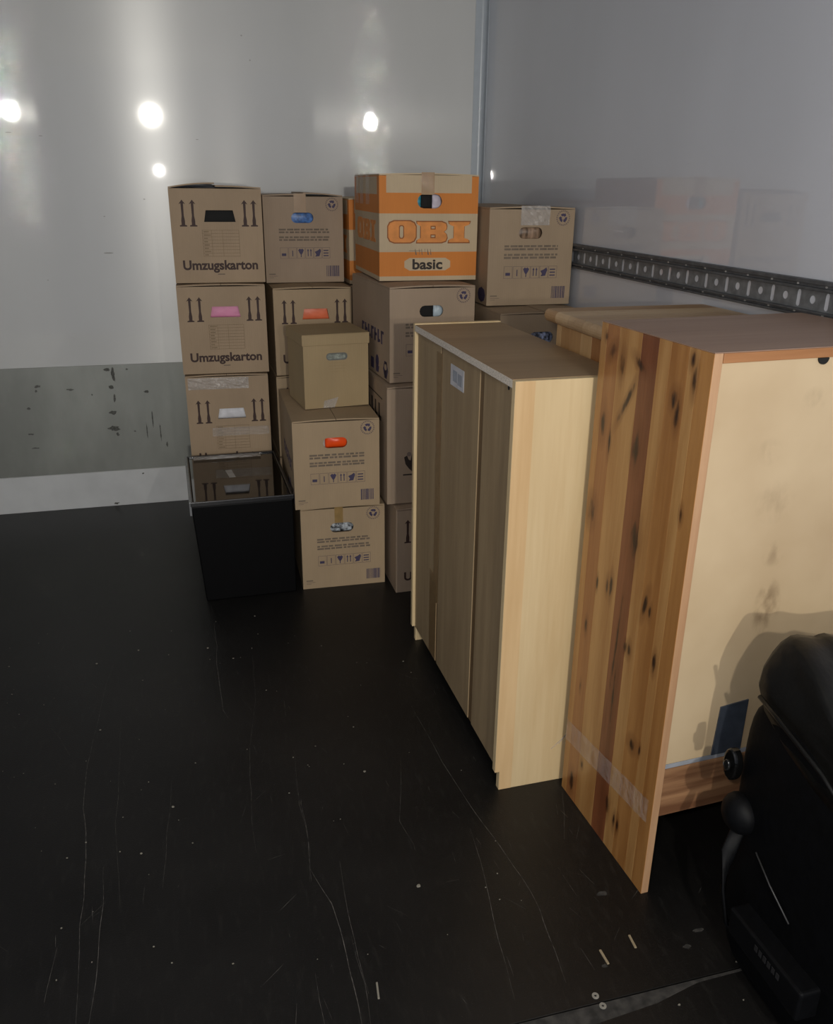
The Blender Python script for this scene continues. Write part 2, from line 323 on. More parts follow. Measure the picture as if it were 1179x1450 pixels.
bar('wood_splinter', (.708, 1.136), (.709, 1.101), .005, m_chipw, 'pale wood splinter nearest the two washers on the black floor', 'splinter', 'splinters on the floor')
bar('wood_splinter', (.783, 1.154), (.781, 1.122), .005, m_chipw, 'pale wood splinter right of the other, below the pine board', 'splinter', 'splinters on the floor')
bar('wood_splinter', (.253, 1.177), (.249, 1.141), .004, m_crumb, 'dull grey splinter alone at the bottom middle of the floor', 'splinter', 'splinters on the floor')
for x, y, t_ in [(.652, 1.043, 'behind'), (.656, 1.020, 'in front of')]:
    mb = plate('washer', ngon(0, 0, .0068, .0068, 20), [ngon(0, 0, .0026, .0026, 10)], lambda u, v, t: (u, v, t), 0, .0016); o = mb.obj('washer', m_washer, None); o.location = (x, y, .0005)
    tag(o, 'small round zinc washer %s the floor joint' % t_, 'washer', 'two washers on the floor')
for x, y, rx, t_ in [(1.002, 1.060, .007, 'upper of two white chips in the bag shadow'), (1.006, 1.036, .009, 'larger lower white chip in the bag shadow')]:
    mb = MB(); blob(mb, 0, 0, .0045, rx, 0, 10, .003, x); o = mb.obj('paint_chip', plain('white_chip', srgb(170, 168, 160), .7), None, .0005); o.location = (x, y, 0); tag(o, t_, 'chip', 'white chips by the bag')

# ------------------------------------------------------------------ cartons
FF = lambda w_, h_: (lambda u, v, t: (u*w_, -t, (1-v)*h_))     # front face, u right, v down, 0..1
EP = .0006
def rect(u0, v0, u1, v1): return [(u0, v0), (u1, v0), (u1, v1), (u0, v1)]
def arrow(mb, fn, cx, v0, v1, wu):
    mb.prism([(cx-wu*.62, v0+.045), (cx, v0), (cx+wu*.62, v0+.045), (cx+wu*.24, v0+.036), (cx+wu*.2, v0+.16), (cx+wu*.34, v1-.06), (cx+wu*.32, v1-.018), (cx+wu*.68, v1-.012), (cx+wu*.68, v1), (cx-wu*.68, v1), (cx-wu*.68, v1-.012), (cx-wu*.32, v1-.018), (cx-wu*.34, v1-.06), (cx-wu*.2, v0+.16), (cx-wu*.24, v0+.036)], fn, EP, .0001)
def tape_strip(parent, fn, r, mat, name='packing_tape', t=.0008, wav=0):
    mb = MB()
    if not wav: mb.prism(rect(*r), fn, t, .0001)
    else:
        nx, nz = 10, 6; n0 = 0
        for j in range(nz+1):
            for i in range(nx+1):
                u = r[0]+(r[2]-r[0])*i/nx; v = r[1]+(r[3]-r[1])*j/nz
                mb.v.append(fn(u, v, t+wav*random.random()))
        for j in range(nz):
            for i in range(nx): a = j*(nx+1)+i; mb.f.append((a, a+1, a+nx+2, a+nx+1))
    return mb.obj(name, mat, parent)
def carton(label, loc, rz, w_, d, h, style, mat, hole=True, tape=None, lift=(.004, .004), side=None, group=None, name='moving_carton', hole_dark=True, voff=0):
    r = thing(name, label, 'cardboard box', loc, rz, group)
    fn = FF(w_, h); T = .005
    fn0 = fn; fn = (lambda u, v, t: fn0(u, v+voff, t)) if voff else fn
    if style == 'umz': hp = [(.385, .25), (.68, .25), (.705, .368), (.36, .368)]
    elif style == 'obi': hp = [(a, b) for a, b in stadium(.38, .195, .63, .325)]
    else: hp = stadium(.345, .21, .625, .325)
    H_ = h-.012
    top = 1-H_/h
    if style == 'none' or not hole: mb = plate('b', rect(0, top, 1, 1), [], fn0, 0, -T)
    else: mb = plate('b', rect(0, top, 1, 1), [[(a, b+voff) for a, b in hp]], fn0, 0, -T)
    mb.box(0, T, 0, T, d-T, H_).box(w_-T, T, 0, w_, d-T, H_).box(0, d-T, 0, w_, d, H_).box(T, T, 0, w_-T, d-T, T)
    bm_ = mat if style != 'obi' else m_orange
    mb.obj('body', bm_, r)
    # added dark sheet, its colour stands in for shade so the hole reads deep
    if hole and style != 'none': MB().box(T, .03, T, w_-T, .034, H_-.002).obj('hole_shade_sheet', m_hole_shade, r)
    # top flaps meeting in a seam that runs front to back
    for s, lf in ((0, lift[0]), (1, lift[1])):
        m2 = MB(); n = 8
        xs = [(.0005+(w_/2-.0015)*i/n) for i in range(n+1)]
        prof = [(x, H_+.0005+min(lf, .012+lf)*math.sin(min(1, i/n*1.15)*math.pi/2)) for i, x in enumerate(xs)]
        th = .005; pts = prof+[(x, z+th) for x, z in reversed(prof)]
        if s: pts = [(w_-x, z) for x, z in pts]
        m2.prism(pts, lambda u, v, t: (u, t, v), .0005, d-.0005); m2.obj('top_flap', bm_ if style != 'obi' else mat, r)
    # seam line below the flap on the front
    if tape:
        tape_strip(r, fn, tape[0], tape[1], wav=tape[2] if len(tape) > 2 else 0)
    if style == 'umz':
        mb = MB(); 
        for c_ in (.135, .245, .81, .91): mb = MB(); arrow(mb, fn, c_, .145, .415, .058); mb.obj('printed_arrow', m_ink, r)
        mb = MB(); text_on(mb, 'Umzugskarton', fn, .095, .895, .925, .762, EP, .034); mb.obj('printed_lettering', m_ink, r)['kind'] = 'stuff'
        mb = MB(); mb.prism(rect(.47, .905, .55, .915), fn, EP, .0001); mb.obj('small_print', m_grey, r)['kind'] = 'stuff'
        mb = MB()
        for i in range(9): v = .45+.27*i/8; mb.prism(rect(.33, v, .735, v+.004), fn, EP, .0001)
        for u in (.33, .43, .55, .73): mb.prism(rect(u, .45, u+.004, .724), fn, EP, .0001)
        for i in range(8): mb.prism(rect(.345, .462+.034*i, .345+random.uniform(.04, .08), .474+.034*i), fn, EP, .0001)
        mb.obj('printed_table', m_pale, r)['kind'] = 'stuff'
    if style == 'rec':
        mb = MB(); A = w_/h; cx, cy, R0 = .862, .118, .083
        def ring(ro, ri, a0=0, a1=2*math.pi, n=28):
            P = [(cx+ro*math.cos(a0+(a1-a0)*i/n), cy+ro*A*math.sin(a0+(a1-a0)*i/n)) for i in range(n+1)]; Q = [(cx+ri*math.cos(a0+(a1-a0)*i/n), cy+ri*A*math.sin(a0+(a1-a0)*i/n)) for i in range(n+1)]
            for i in range(n): mb.prism([P[i], P[i+1], Q[i+1], Q[i]], fn, EP, .0001)
        for k_ in range(22): ring(R0, R0*.80, k_*2*math.pi/22, k_*2*math.pi/22+.17, 2)
        mb.obj('emblem_ring', m_frame, r)['kind'] = 'stuff'
        mb = MB()
        for k_ in range(3):
            a = -math.pi/2+k_*2*math.pi/3; ring(R0*.56, R0*.24, a-.75, a+.45, 6)
            c1 = a+.45; mb.prism([(cx+R0*.70*math.cos(c1), cy+A*R0*.70*math.sin(c1)), (cx+R0*.12*math.cos(c1), cy+A*R0*.12*math.sin(c1)), (cx+R0*.45*math.cos(c1+.55), cy+A*R0*.45*math.sin(c1+.55))], fn, EP, .0001)
        mb.obj('recycling_arrows', m_indigo, r)['kind'] = 'stuff'
        mb = MB()
        for v0 in (.388, .474):
            for row in range(2):
                u = .185
                while u < .81:
                    l = random.uniform(.03, .09); mb.prism(rect(u, v0+row*.03, min(u+l, .82), v0+row*.03+.02), fn, EP, .0001); u += l+random.uniform(.008, .02)
        mb.obj('printed_text_rows', m_grey, r)['kind'] = 'stuff'
        mb = MB()
        fr = lambda u0, v0, u1, v1, t_=.004: [mb.prism(rect(*q), fn, EP, .0001) for q in ((u0, v0, u1, v0+t_), (u0, v1-t_, u1, v1), (u0, v0, u0+t_, v1), (u1-t_, v0, u1, v1))]
        for i in range(6): fr(.19+.107*i, .60, .19+.107*(i+1)-.006, .725)
        mb.obj('icon_frames', m_frame, r)['kind'] = 'stuff'
        mb = MB(); I = lambda i: .19+.107*i+.05
        mb.prism(rect(I(0)-.03, .665, I(0)+.025, .695), fn, EP, .0001)
        mb.prism(rect(I(1)-.005, .635, I(1)+.005, .7), fn, EP, .0001)
        mb.prism([(I(2)-.036, .63), (I(2)-.015, .612), (I(2), .622), (I(2)+.015, .612), (I(2)+.036, .63), (I(2)+.02, .662), (I(2)+.005, .682), (I(2)+.005, .71), (I(2)-.005, .71), (I(2)-.005, .682), (I(2)-.02, .662)], fn, EP, .0001)
        for s in (-.018, .018): mb.prism([(I(3)+s-.013, .64), (I(3)+s, .615), (I(3)+s+.013, .64), (I(3)+s+.005, .64), (I(3)+s+.005, .70), (I(3)+s-.005, .70), (I(3)+s-.005, .64)], fn, EP, .0001)
        mb.prism([(I(4)-.04, .65), (I(4), .635), (I(4)+.03, .615), (I(4)+.042, .64), (I(4)+.03, .67), (I(4)+.02, .70), (I(4)-.035, .705), (I(4)-.02, .68)], fn, EP, .0001)
        for v in (.635, .665, .695): mb.prism(rect(I(5)-.035, v-.006, I(5)+.03, v+.006), fn, EP, .0001)
        mb.obj('handling_icons', m_indigo, r)['kind'] = 'stuff'
        mb = MB(); u = .775
        while u < .935: l = random.choice((.005, .008, .013)); mb.prism(rect(u, .81, min(u+l, .94), .935), fn, EP, .0001); u += l+random.choice((.004, .006, .009))
        mb.obj('barcode', m_indigo, r)['kind'] = 'stuff'
        mb = MB(); mb.prism(rect(.04, .895, .12, .908), fn, EP, .0001); mb.prism(rect(.04, .922, .15, .926), fn, EP, .0001); mb.prism(rect(.04, .94, .10, .944), fn, EP, .0001); mb.obj('small_print', m_grey, r)['kind'] = 'stuff'
    if style == 'obi':
        mb = MB()
        mb.prism(rect(.07, .025, .93, .185), fn, .0003, .0001); mb.prism(rect(0, .372, 1, .728), fn, .0003, .0001); mb.prism(stadium(.245, .785, .735, .905, 3), fn, .0003, .0001); mb.prism(rect(0, .958, 1, 1), fn, .0003, .0001)
        mb.obj('cream_bands', m_ocream, r)
        O = [(.085, .49), (.105, .455), (.15, .438), (.31, .438), (.35, .455), (.37, .49), (.37, .59), (.35, .625), (.31, .642), (.15, .642), (.105, .625), (.085, .59)]
        Oh = [stadium(.2, .480, .245, .600, 3)]; Oh = [[(.21, .482), (.235, .482), (.245, .495), (.245, .585), (.235, .600), (.21, .600), (.2, .585), (.2, .495)]]
        B = [(.375, .445), (.63, .445), (.675, .462), (.685, .49), (.68, .52), (.655, .54), (.682, .562), (.69, .595), (.675, .628), (.63, .642), (.375, .642), (.38, .615), (.415, .60), (.415, .488), (.38, .47)]
        Bh = [rect(.52, .488, .565, .515), rect(.52, .568, .565, .595)]
        I_ = [(.70, .445), (.925, .445), (.915, .472), (.865, .488), (.865, .60), (.915, .616), (.92, .642), (.70, .642), (.705, .615), (.755, .60), (.755, .488), (.71, .472)]
        def grow(L, g):
            cx = sum(p[0] for p in L)/len(L); cy = sum(p[1] for p in L)/len(L); mx = max(abs(p[0]-cx) for p in L); my = max(abs(p[1]-cy) for p in L)
            return [(cx+(p[0]-cx)*(1+g/mx), cy+(p[1]-cy)*(1+g/my)) for p in L]
        m_out = MB(); m_in = MB()
        for Lp, Hs in ((O, Oh), (B, Bh), (I_, [])):
            a = plate('l', grow(Lp, .007), [grow(h_, -.006) for h_ in Hs], fn, .0006, .0003); n0 = len(m_out.v); m_out.v += a.v; m_out.f += [tuple(n0+i for i in f) for f in a.f]
            a = plate('l', grow(Lp, -.004), [grow(h_, .004) for h_ in Hs], fn, .0009, .0003); n0 = len(m_in.v); m_in.v += a.v; m_in.f += [tuple(n0+i for i in f) for f in a.f]
        m_out.obj('letter_outline', m_obid, r); m_in.obj('orange_lettering', m_obi, r)
        mb = MB(); text_on(mb, 'basic', fn, .335, .895, .645, .795, .0009, .03); mb.obj('black_lettering', m_inkb, r)
        mb = MB()
        for u in (.36, .40, .425, .46, .485, .515): mb.prism([(u, .70), (u+.004, .70), (u+.01+random.uniform(-.01, .01), .755), (u+.005, .755)], fn, .0009, .0003)
        mb.prism(rect(.30, .715, .42, .719), fn, .0009, .0003); mb.obj('pen_scribble', m_grey, r)['kind'] = 'stuff'
        sf = lambda u, v, t: (-t, d*(1-u), (1-v)*h)
        mb = MB(); mb.prism(rect(0, .372, 1, .728), sf, .0003, .0001); mb.prism(rect(0, .958, 1, 1), sf, .0003, .0001); mb.prism(rect(.08, .04, .92, .2), sf, .0003, .0001); mb.obj('side_cream_bands', m_ocream, r)
        mb = MB()
        for Lp, Hs in ((O, Oh), (B, Bh), (I_, [])):
            a = plate('l', [(.04+p[0]*.9, p[1]) for p in grow(Lp, .004)], [[(.04+p[0]*.9, p[1]) for p in h_] for h_ in Hs], sf, .0008, .0003); n0 = len(mb.v); mb.v += a.v; mb.f += [tuple(n0+i for i in f) for f in a.f]
        mb.obj('side_lettering', m_obi, r)
        for u in (.05, .25, .5): tape_strip(r, sf, (u, .0, u+.14, .3), m_clear, wav=.0012)
    if side:
        sf = lambda u, v, t: (-t, d*(1-u), (1-v)*h)
        if side == 'blue':
            mb = MB()
            for i in range(7):
                u = .28+i*.085; mb.prism(rect(u, .50, u+.03, .64), sf, EP, .0001); mb.prism(rect(u, .50+.05*(i % 3), u+.065, .53+.05*(i % 3)), sf, EP, .0001)
            mb.obj('side_lettering', m_indigo, r)['kind'] = 'stuff'
            mb = MB()
            mb.prism(stadium(.84, .80, .96, .98, 4), sf, EP, .0001); mb.prism(ngon(.69, .85, .04, .07, 10), sf, EP, .0001); mb.prism([(.66, .9), (.74, .9), (.72, .97), (.66, .97)], sf, EP, .0001); mb.prism(rect(.52, .84, .6, .96), sf, EP, .0001)
            mb.obj('side_icons', m_indigo, r)['kind'] = 'stuff'
            mb = MB(); mb.prism(ngon(.90, .86, .03, .035, 10), sf, .0009, .0003); mb.obj('icon_dot', kraft[3], r)
        if side == 'mark':
            mb = MB()
            mb.prism(stadium(.82, .82, .97, .98, 4), sf, EP, .0001); mb.obj('side_icons', m_indigo, r)['kind'] = 'stuff'
        if side == 'black':
            mb = MB()
            for i in range(5): u = .25+i*.12; mb.prism(rect(u, .2, u+.04, .34), sf, EP, .0001); mb.prism(rect(u, .30, u+.09, .34), sf, EP, .0001)
            mb.prism(rect(.2, .14, .85, .15), sf, EP, .0001)
            mb.obj('side_lettering', m_inkb, r)['kind'] = 'stuff'
    return r
def content(root_loc, rz, w_, h, u0, v0, u1, v1, mat, label, name, cat, dep=.018, bow=.006):
    c_, s_ = math.cos(rz), math.sin(rz); nx, nz = 10, 6; mb = MB(); sd = random.random()*50
    for sgn in (0, 1):
        for j in range(nz+1):
            for i in range(nx+1):
                u = u0+(u1-u0)*i/nx; v = v0+(v1-v0)*j/nz
                e = math.sin(math.pi*i/nx)*math.sin(math.pi*j/nz)
                y = (.0235-bow*e-.003*noise.noise(Vector((u*30+sd, v*30, 0)))*(e > 0)) if sgn == 0 else .0285
                mb.v.append((u*w_, y, (1-v)*h))
    K = (nx+1)*(nz+1)
    for sgn in (0, 1):
        for j in range(nz):
            for i in range(nx): a = sgn*K+j*(nx+1)+i; mb.f.append((a, a+1, a+nx+2, a+nx+1))
    border = [i for i in range(nx)]+[j*(nx+1)+nx for j in range(nz)]+[nz*(nx+1)+i for i in range(nx, 0, -1)]+[j*(nx+1) for j in range(nz, 0, -1)]
    for a, b in zip(border, border[1:]+border[:1]): mb.f.append((a, b, K+b, K+a))
    o = mb.obj(name, mat, None, 0, True); o.location = root_loc; o.rotation_euler = (0, 0, rz); return tag(o, label, cat)
DK = .50
A = [((-.016, 3.515, 0), -.03, .331, .362), ((-.016, 3.501, .362), -.03, .331, .362), ((-.019, 3.508, .725), -.03, .341, .355), ((-.017, 3.536, 1.080), -.024, .346, .360)]
carton('plain moving carton at the foot of the left stack, hidden behind the black box', *A[0][:2], A[0][2], DK, A[0][3], 'umz', kraft[0])
c3 = carton('moving carton directly behind the black box, with crinkled clear tape along its top', *A[1][:2], A[1][2], DK, A[1][3], 'umz', kraft[0], voff=.15)
fn = FF(A[1][2], A[1][3])
tape_strip(c3, fn, (.03, .04, .76, .17), m_shine, 'crinkled_tape', .0012, .004); tape_strip(c3, fn, (.28, .62, .98, .72), m_clear, 'clear_tape', .0012, .003)
content(*A[1][:2], A[1][2], A[1][3], .33, .39, .74, .53, plain('white_cloth', srgb(225, 225, 230), .7), 'white cloth showing in the handle hole of the carton behind the black box', 'folded_cloth', 'cloth')
carton('moving carton with pink in its handle hole, second from top of the left stack', *A[2][:2], A[2][2], DK, A[2][3], 'umz', kraft[0])
content(*A[2][:2], A[2][2], A[2][3], .33, .24, .74, .38, plain('pink_plastic', srgb(222, 140, 176), .5, 0, .05), 'pink sheet showing in the handle hole of the left stack', 'pink_folder', 'folder', bow=.002)
carton('moving carton with a black handle hole and a lifted flap, topmost of the left stack', *A[3][:2], A[3][2], DK, A[3][3], 'umz', kraft[0], lift=(.016, .006))
content(*A[3][:2], A[3][2], A[3][3], .33, .24, .74, .38, m_black, 'black item filling the handle hole of the topmost left carton', 'black_folder', 'folder', bow=.001)
B_ = [((.351, 3.515, 0), 0, .33, .352), ((.351, 3.510, .352), 0, .33, .352), ((.354, 3.509, .704), .01, .321, .358), ((.346, 3.663, 1.062), .003, .327, .350)]
carton('plain moving carton on the floor behind the two front cartons', *B_[0][:2], B_[0][2], .46, B_[0][3], 'umz', kraft[0])
carton('plain moving carton showing as a sliver left of the lidded archive box', *B_[1][:2], B_[1][2], .46, B_[1][3], 'umz', kraft[2])
carton('moving carton with orange showing in its handle hole, behind the lidded archive box', *B_[2][:2], B_[2][2], .46, B_[2][3], 'umz', kraft[2])
content(*B_[2][:2], B_[2][2], B_[2][3], .33, .24, .74, .38, plain('salmon_plastic', srgb(235, 118, 78), .4, 0, .06), 'salmon orange item in the handle hole behind the archive box', 'orange_folder', 'folder', bow=.004)
b1 = carton('carton with brown tape and blue in its hole, right of the topmost left carton', *B_[3][:2], B_[3][2], .36, B_[3][3], 'rec', kraft[3], tape=((.385, .0, .535, .21), m_tape), lift=(.004, .010))
m_blue = plain('blue_plastic', srgb(70, 110, 170), .4, 0, .5, 60); content(*B_[3][:2], B_[3][2], B_[3][3], .32, .20, .65, .34, m_blue, 'blue and pale packaging in the handle hole right of the topmost left carton', 'blue_packet', 'packet')
# stack behind the striped box
for z in (0, .352, .704):
    carton({0: 'hidden moving carton on the floor at the back of the centre', .352: 'hidden moving carton in the middle at the back of the centre', .704: 'moving carton under the rear orange striped box'}[z], (.690, 3.62, z), 0, .33, .40, .352, 'rec', kraft[1], hole=False)
carton('orange and cream striped carton showing as a sliver behind the large striped one', (.690, 3.62, 1.0565), 0, .33, .40, .345, 'obi', m_ocream, name='striped_carton', tape=((.42, 0, .55, .2), m_tape))
# column C
Cc = [((.692, 2.807, 0), 0, .33, .344), ((.669, 2.853, .344), 0, .375, .444), ((.690, 2.898, .788), .055, .316, .338), ((.689, 3.050, 1.126), -.022, .360, .364)]
carton('moving carton on the floor by the pale cabinet, one arrow and a U showing', *Cc[0][:2], Cc[0][2], .52, Cc[0][3], 'umz', kraft[3])
c3b = carton('tall carton with a dark hand emblem, on the floor carton by the pale cabinet', *Cc[1][:2], Cc[1][2], .50, Cc[1][3], 'none', kraft[3], side='black')
fn = FF(Cc[1][2], Cc[1][3]); mb = MB()
mb.prism([(.17, .60), (.20, .585), (.215, .62), (.235, .63), (.25, .57), (.29, .55), (.31, .585), (.33, .54), (.36, .56), (.34, .62), (.33, .68), (.28, .70), (.25, .725), (.22, .70), (.185, .66)], fn, EP, .0001)
mb.prism(ngon(.31, .50, .02, .015, 10), fn, EP, .0001); mb.prism(rect(.16, .745, .42, .757), fn, EP, .0001); mb.obj('hand_emblem', m_inkb, c3b)
mb = MB()
[mb.prism(ngon(.22+.05*i, .575+.02*(i % 2), .022, .02, 10), fn, .0003, .0001) for i in range(3)]; mb.obj('globe_emblem', m_frame, c3b)
carton('carton with an open black handle hole, directly under the large orange striped box', *Cc[2][:2], Cc[2][2], .52, Cc[2][3], 'rec', kraft[3], side='blue')
content(*Cc[2][:2], Cc[2][2], Cc[2][3], .31, .20, .53, .34, m_black, 'black item in the handle hole under the striped box', 'black_bag', 'bag', bow=.001)
content(*Cc[2][:2], Cc[2][2], Cc[2][3], .531, .20, .66, .34, plain('pale_blue_plastic', srgb(170, 185, 195), .4), 'pale blue item beside the black one in the handle hole', 'blue_cloth', 'cloth')
carton('large orange and cream striped carton with orange letters, topmost of the centre stack', *Cc[3][:2], Cc[3][2], .485, Cc[3][3], 'obi', m_ocream, name='striped_carton', tape=((.42, 0, .55, .2), m_tape))
L3 = Cc[3]
for (a, b, m_, lb, nm) in [(.37, .43, plain('teal_plastic', srgb(60, 150, 170), .4, 0, .3, 90), 'teal item at the left of the striped box handle hole', 'teal_packet'), (.431, .545, m_black, 'black item in the middle of the striped box handle hole', 'black_packet'), (.546, .64, plain('lilac_white', srgb(200, 192, 205), .5), 'whitish item at the right of the striped box handle hole', 'white_packet')]:
    content(*L3[:2], L3[2], L3[3], a, .19, b, .33, m_, lb, nm, 'packet')
# column D
for z, h in ((0, .348), (.348, .348)):
    carton('hidden moving carton behind the pale cabinet, %s' % ('on the floor' if z == 0 else 'second from the floor'), (1.06, 2.80, z), 0, .325, .55, h, 'rec', kraft[1], hole=False)
d2 = carton('shaded carton between the pale cabinet and the butcher block table', (1.056, 2.785, .696), .012, .325, .60, .3475, 'rec', kraft[1], lift=(.002, .005))
d1 = carton('carton with shiny clear tape against the right wall, topmost there', (1.06, 2.945, 1.0435), -.003, .322, .55, .341, 'rec', kraft[1], side='mark')
fn = FF(.322, .341); tape_strip(d1, fn, (.36, .0, .70, .19), m_shine, 'crinkled_tape', .0012, .005)
content((1.06, 2.945, 1.0435), -.003, .322, .341, .32, .20, .65, .34, plain('glass_jar_tone', srgb(140, 116, 96), .25, 0, .7, 45, stretch=(1, 1, .1)), 'brown and grey item in the handle hole of the carton by the right wall', 'brown_packet', 'packet')
content((1.056, 2.785, .696), .012, .325, .3475, .32, .20, .65, .34, plain('blue_white_print', srgb(150, 160, 190), .4, 0, .9, 80), 'blue and white item in the handle hole of the shaded carton', 'white_packet', 'packet')
# front pair
E3 = ((.355, 2.919, 0), -.031, .317, .333); E2 = ((.336, 2.903, .333), -.030, .314, .338)
carton('front moving carton on the black floor with brown tape above its hole', *E3[:2], E3[2], .50, E3[3], 'rec', kraft[2], tape=((.40, .0, .50, .205), m_tapew))
content(*E3[:2], E3[2], E3[3], .31, .20, .66, .34, plain('newsprint', srgb(150, 155, 160), .5, 0, 1.0, 70), 'black and white items in the handle hole of the front floor carton', 'printed_packet', 'packet')
carton('front moving carton with an orange item in its hole, under the archive box', *E2[:2], E2[2], .52, E2[3], 'rec', kraft[2], side='blue')
content(*E2[:2], E2[2], E2[3], .38, .20, .66, .34, plain('bright_orange_plastic', srgb(250, 84, 26), .35, 0, .05), 'bright orange item in the handle hole under the archive box', 'orange_cup', 'cup', bow=.012)
content(*E2[:2], E2[2], E2[3], .30, .20, .378, .34, plain('white_plastic', srgb(200, 195, 190), .35, 0, .05), 'white item beside the bright orange one in the handle hole', 'white_cup', 'cup')
# archive box
ar = thing('archive_box', 'lidded tan archive box with a slot handle, on top of the front cartons', 'cardboard box', (.401, 3.040, .6715), .109)
aw, ad, ah = .254, .250, .272
fa_ = lambda u, v, t: (.004+u*(aw-.008), .004-t, (1-v)*(ah-.004))
mb = plate('a', rect(0, 0, 1, 1), [stadium(.36, .255, .66, .335)], fa_, 0, -.004)
mb.box(.004, .008, 0, .008, ad-.008, ah-.004).box(aw-.008, .008, 0, aw-.004, ad-.008, ah-.004).box(.004, ad-.008, 0, aw-.004, ad-.004, ah-.004).box(.008, .008, 0, aw-.008, ad-.008, .004); mb.obj('body', m_arch, ar)
MB().box(.008, .045, .004, aw-.008, .048, ah-.006).obj('hole_shade_sheet', m_hole_shade, ar)  # added dark sheet painted as the shade behind the slot
MB().box(0, 0, ah-.003, aw, ad, ah).box(0, 0, ah-.040, aw, .003, ah-.003).box(0, ad-.003, ah-.040, aw, ad, ah-.003).box(0, .003, ah-.040, .003, ad-.003, ah-.003).box(aw-.003, .003, ah-.040, aw, ad-.003, ah-.003).obj('lid', m_arch, ar, .0012)
mb = plate('a', stadium(.345, .245, .675, .345), [stadium(.365, .26, .655, .33)], fa_, .0012, .0001); mb.obj('handle_rim', plain('grey_slot_rim', srgb(120, 122, 118), .4, .4), ar)
mb = MB()
for v in (.38, .42, .46, .50): mb.prism(rect(.38, v, .64, v+.005), fa_, EP, .0001)
mb.obj('faint_print', plain('faint_tan_ink', srgb(158, 136, 100), .7), ar)
mb = MB(); mb.prism([(.30, .90), (.52, .86), (.46, 1.0), (.28, 1.0)], fa_, .0008, .0001); mb.obj('clear_tape', m_clear, ar)
o = MB().box(.08, .0125, .175, .175, .04, .215).obj('grey_file', plain('grey_files', srgb(140, 146, 138), .4, 0, .4, 90), None, .002); o.location = ar.location; o.rotation_euler = (0, 0, .109); tag(o, 'grey papers in the slot handle of the archive box', 'papers')

# ------------------------------------------------------------------ glossy black box
kb = thing('black_storage_box', 'glossy black box with a mirror-like lid in front of the left stack', 'box', (-.035, 2.894, 0), .013)
m_kb = plain('black_lacquer', (.0015, .0015, .0018, 1), .5, 0, .1, spec=.12); m_kt = plain('black_mirror_lid', (.010, .008, .006, 1), .045, 0, .1, 4, spec=.75)
kw, kd, kh = .368, .565, .396; tp = .030
mb = MB(); mb.v = [(tp, .012, 0), (kw-.004, .012, 0), (kw-.004, kd-.01, 0), (tp, kd-.01, 0), (0.004, .004, kh-.018), (kw-.004, .004, kh-.018), (kw-.004, kd-.004, kh-.018), (.004, kd-.004, kh-.018)]
mb.f = [(3, 2, 1, 0), (4, 5, 6, 7), (0, 1, 5, 4), (1, 2, 6, 5), (2, 3, 7, 6), (3, 0, 4, 7)]; mb.obj('body', m_kb, kb, .004)
MB().box(.012, .010, kh-.018, kw-.012, kd-.012, kh-.006).obj('lid', m_kt, kb, .003)
mb = plate('r', rect(0, 0, kw, kd), [rect(.011, .009, kw-.011, kd-.011)], lambda u, v, t: (u, v, t), kh-.018, kh); mb.obj('raised_rim', plain('rim_black', (.012, .012, .014, 1), .2), kb, .0025)
MB().box(-.002, 0, kh-.05, .006, kd, kh+.001).obj('edge_strip', plain('grey_edge', srgb(120, 122, 124), .3, .3), kb, .001)
o = MB().box(-.012, -.045, 0, .012, .045, .001).obj('paper_slip', plain('pale_slip', srgb(160, 158, 154), .5)); o.location = (.125, 3.21, kh-.006); o.rotation_euler = (0, 0, .12); tag(o, 'pale paper slip lying on the glossy black lid', 'paper')
mb = MB(); random.seed(3)
for j in range(5):
    for i in range(13): mb.v.append((-.14+.025*i*.9, -.02+.012*j, .004+.010*random.random()*math.sin(math.pi*i/12)*(j not in (0, 4))))
mb.f = [(j*13+i, j*13+i+1, (j+1)*13+i+1, (j+1)*13+i) for j in range(4) for i in range(12)]
o = mb.obj('plastic_wrap', clear('clear_film', .5, .12)); o.location = (.13, 3.415, kh-.004); tag(o, 'crumpled clear film at the back edge of the black lid', 'plastic film')

# ------------------------------------------------------------------ pale cabinet (birch side, hardboard back)
fx = thing('pale_cabinet', 'pale birch cabinet turned with its brown back panel to the left', 'cabinet', (.666, 1.649, 0), .010)
FW, FD, FH = .270, .81, 1.062
m_birch = wood('birch_veneer', srgb(222, 200, 158), srgb(198, 170, 124), 'Z', .45, 9, amt=.5)
m_birch2 = wood('birch_band', srgb(222, 192, 146), srgb(198, 162, 114), 'Z', .45, 9, amt=.6)
m_chip = plain('raw_chipboard_edge', srgb(212, 202, 188), .8, 0, .25, 260, bmp=.3)
m_hard = wood('hardboard_back', srgb(166, 144, 110), srgb(142, 120, 90), 'Z', .6, 30, amt=.5)
m_hard2 = wood('dark_batten', srgb(128, 102, 70), srgb(104, 82, 54), 'Z', .55, 20)
m_ftop = wood('brown_board_top', srgb(158, 132, 100), srgb(134, 110, 82), 'X', .5, 7, amt=.6)
XN = lambda u, v, t: (u, t, v)
for (ya, yb_, extra) in ((0, .018, 0), (FD-.018, FD, .004)):
    mb = MB(); mb.prism([(.012, 0), (FW, 0), (FW, FH+extra), (0, FH+extra), (0, .055), (.012, .055)], XN, ya, yb_)
    mb.obj('side_panel', m_birch, fx, .0008)
MB().prism([(.0125, .0005), (.046, .0005), (.046, FH-.001), (.0005, FH-.001), (.0005, .056), (.0125, .056)], XN, -.0006, -.00005).obj('edge_band', m_birch2, fx)
MB().box(0, .018, FH-.018, FW, FD-.018, FH-.0006).obj('top_panel', m_chip, fx, .0006)
MB().box(.0015, .0185, FH-.0004, FW-.001, FD-.0185, FH+.0008).obj('top_veneer', m_ftop, fx)
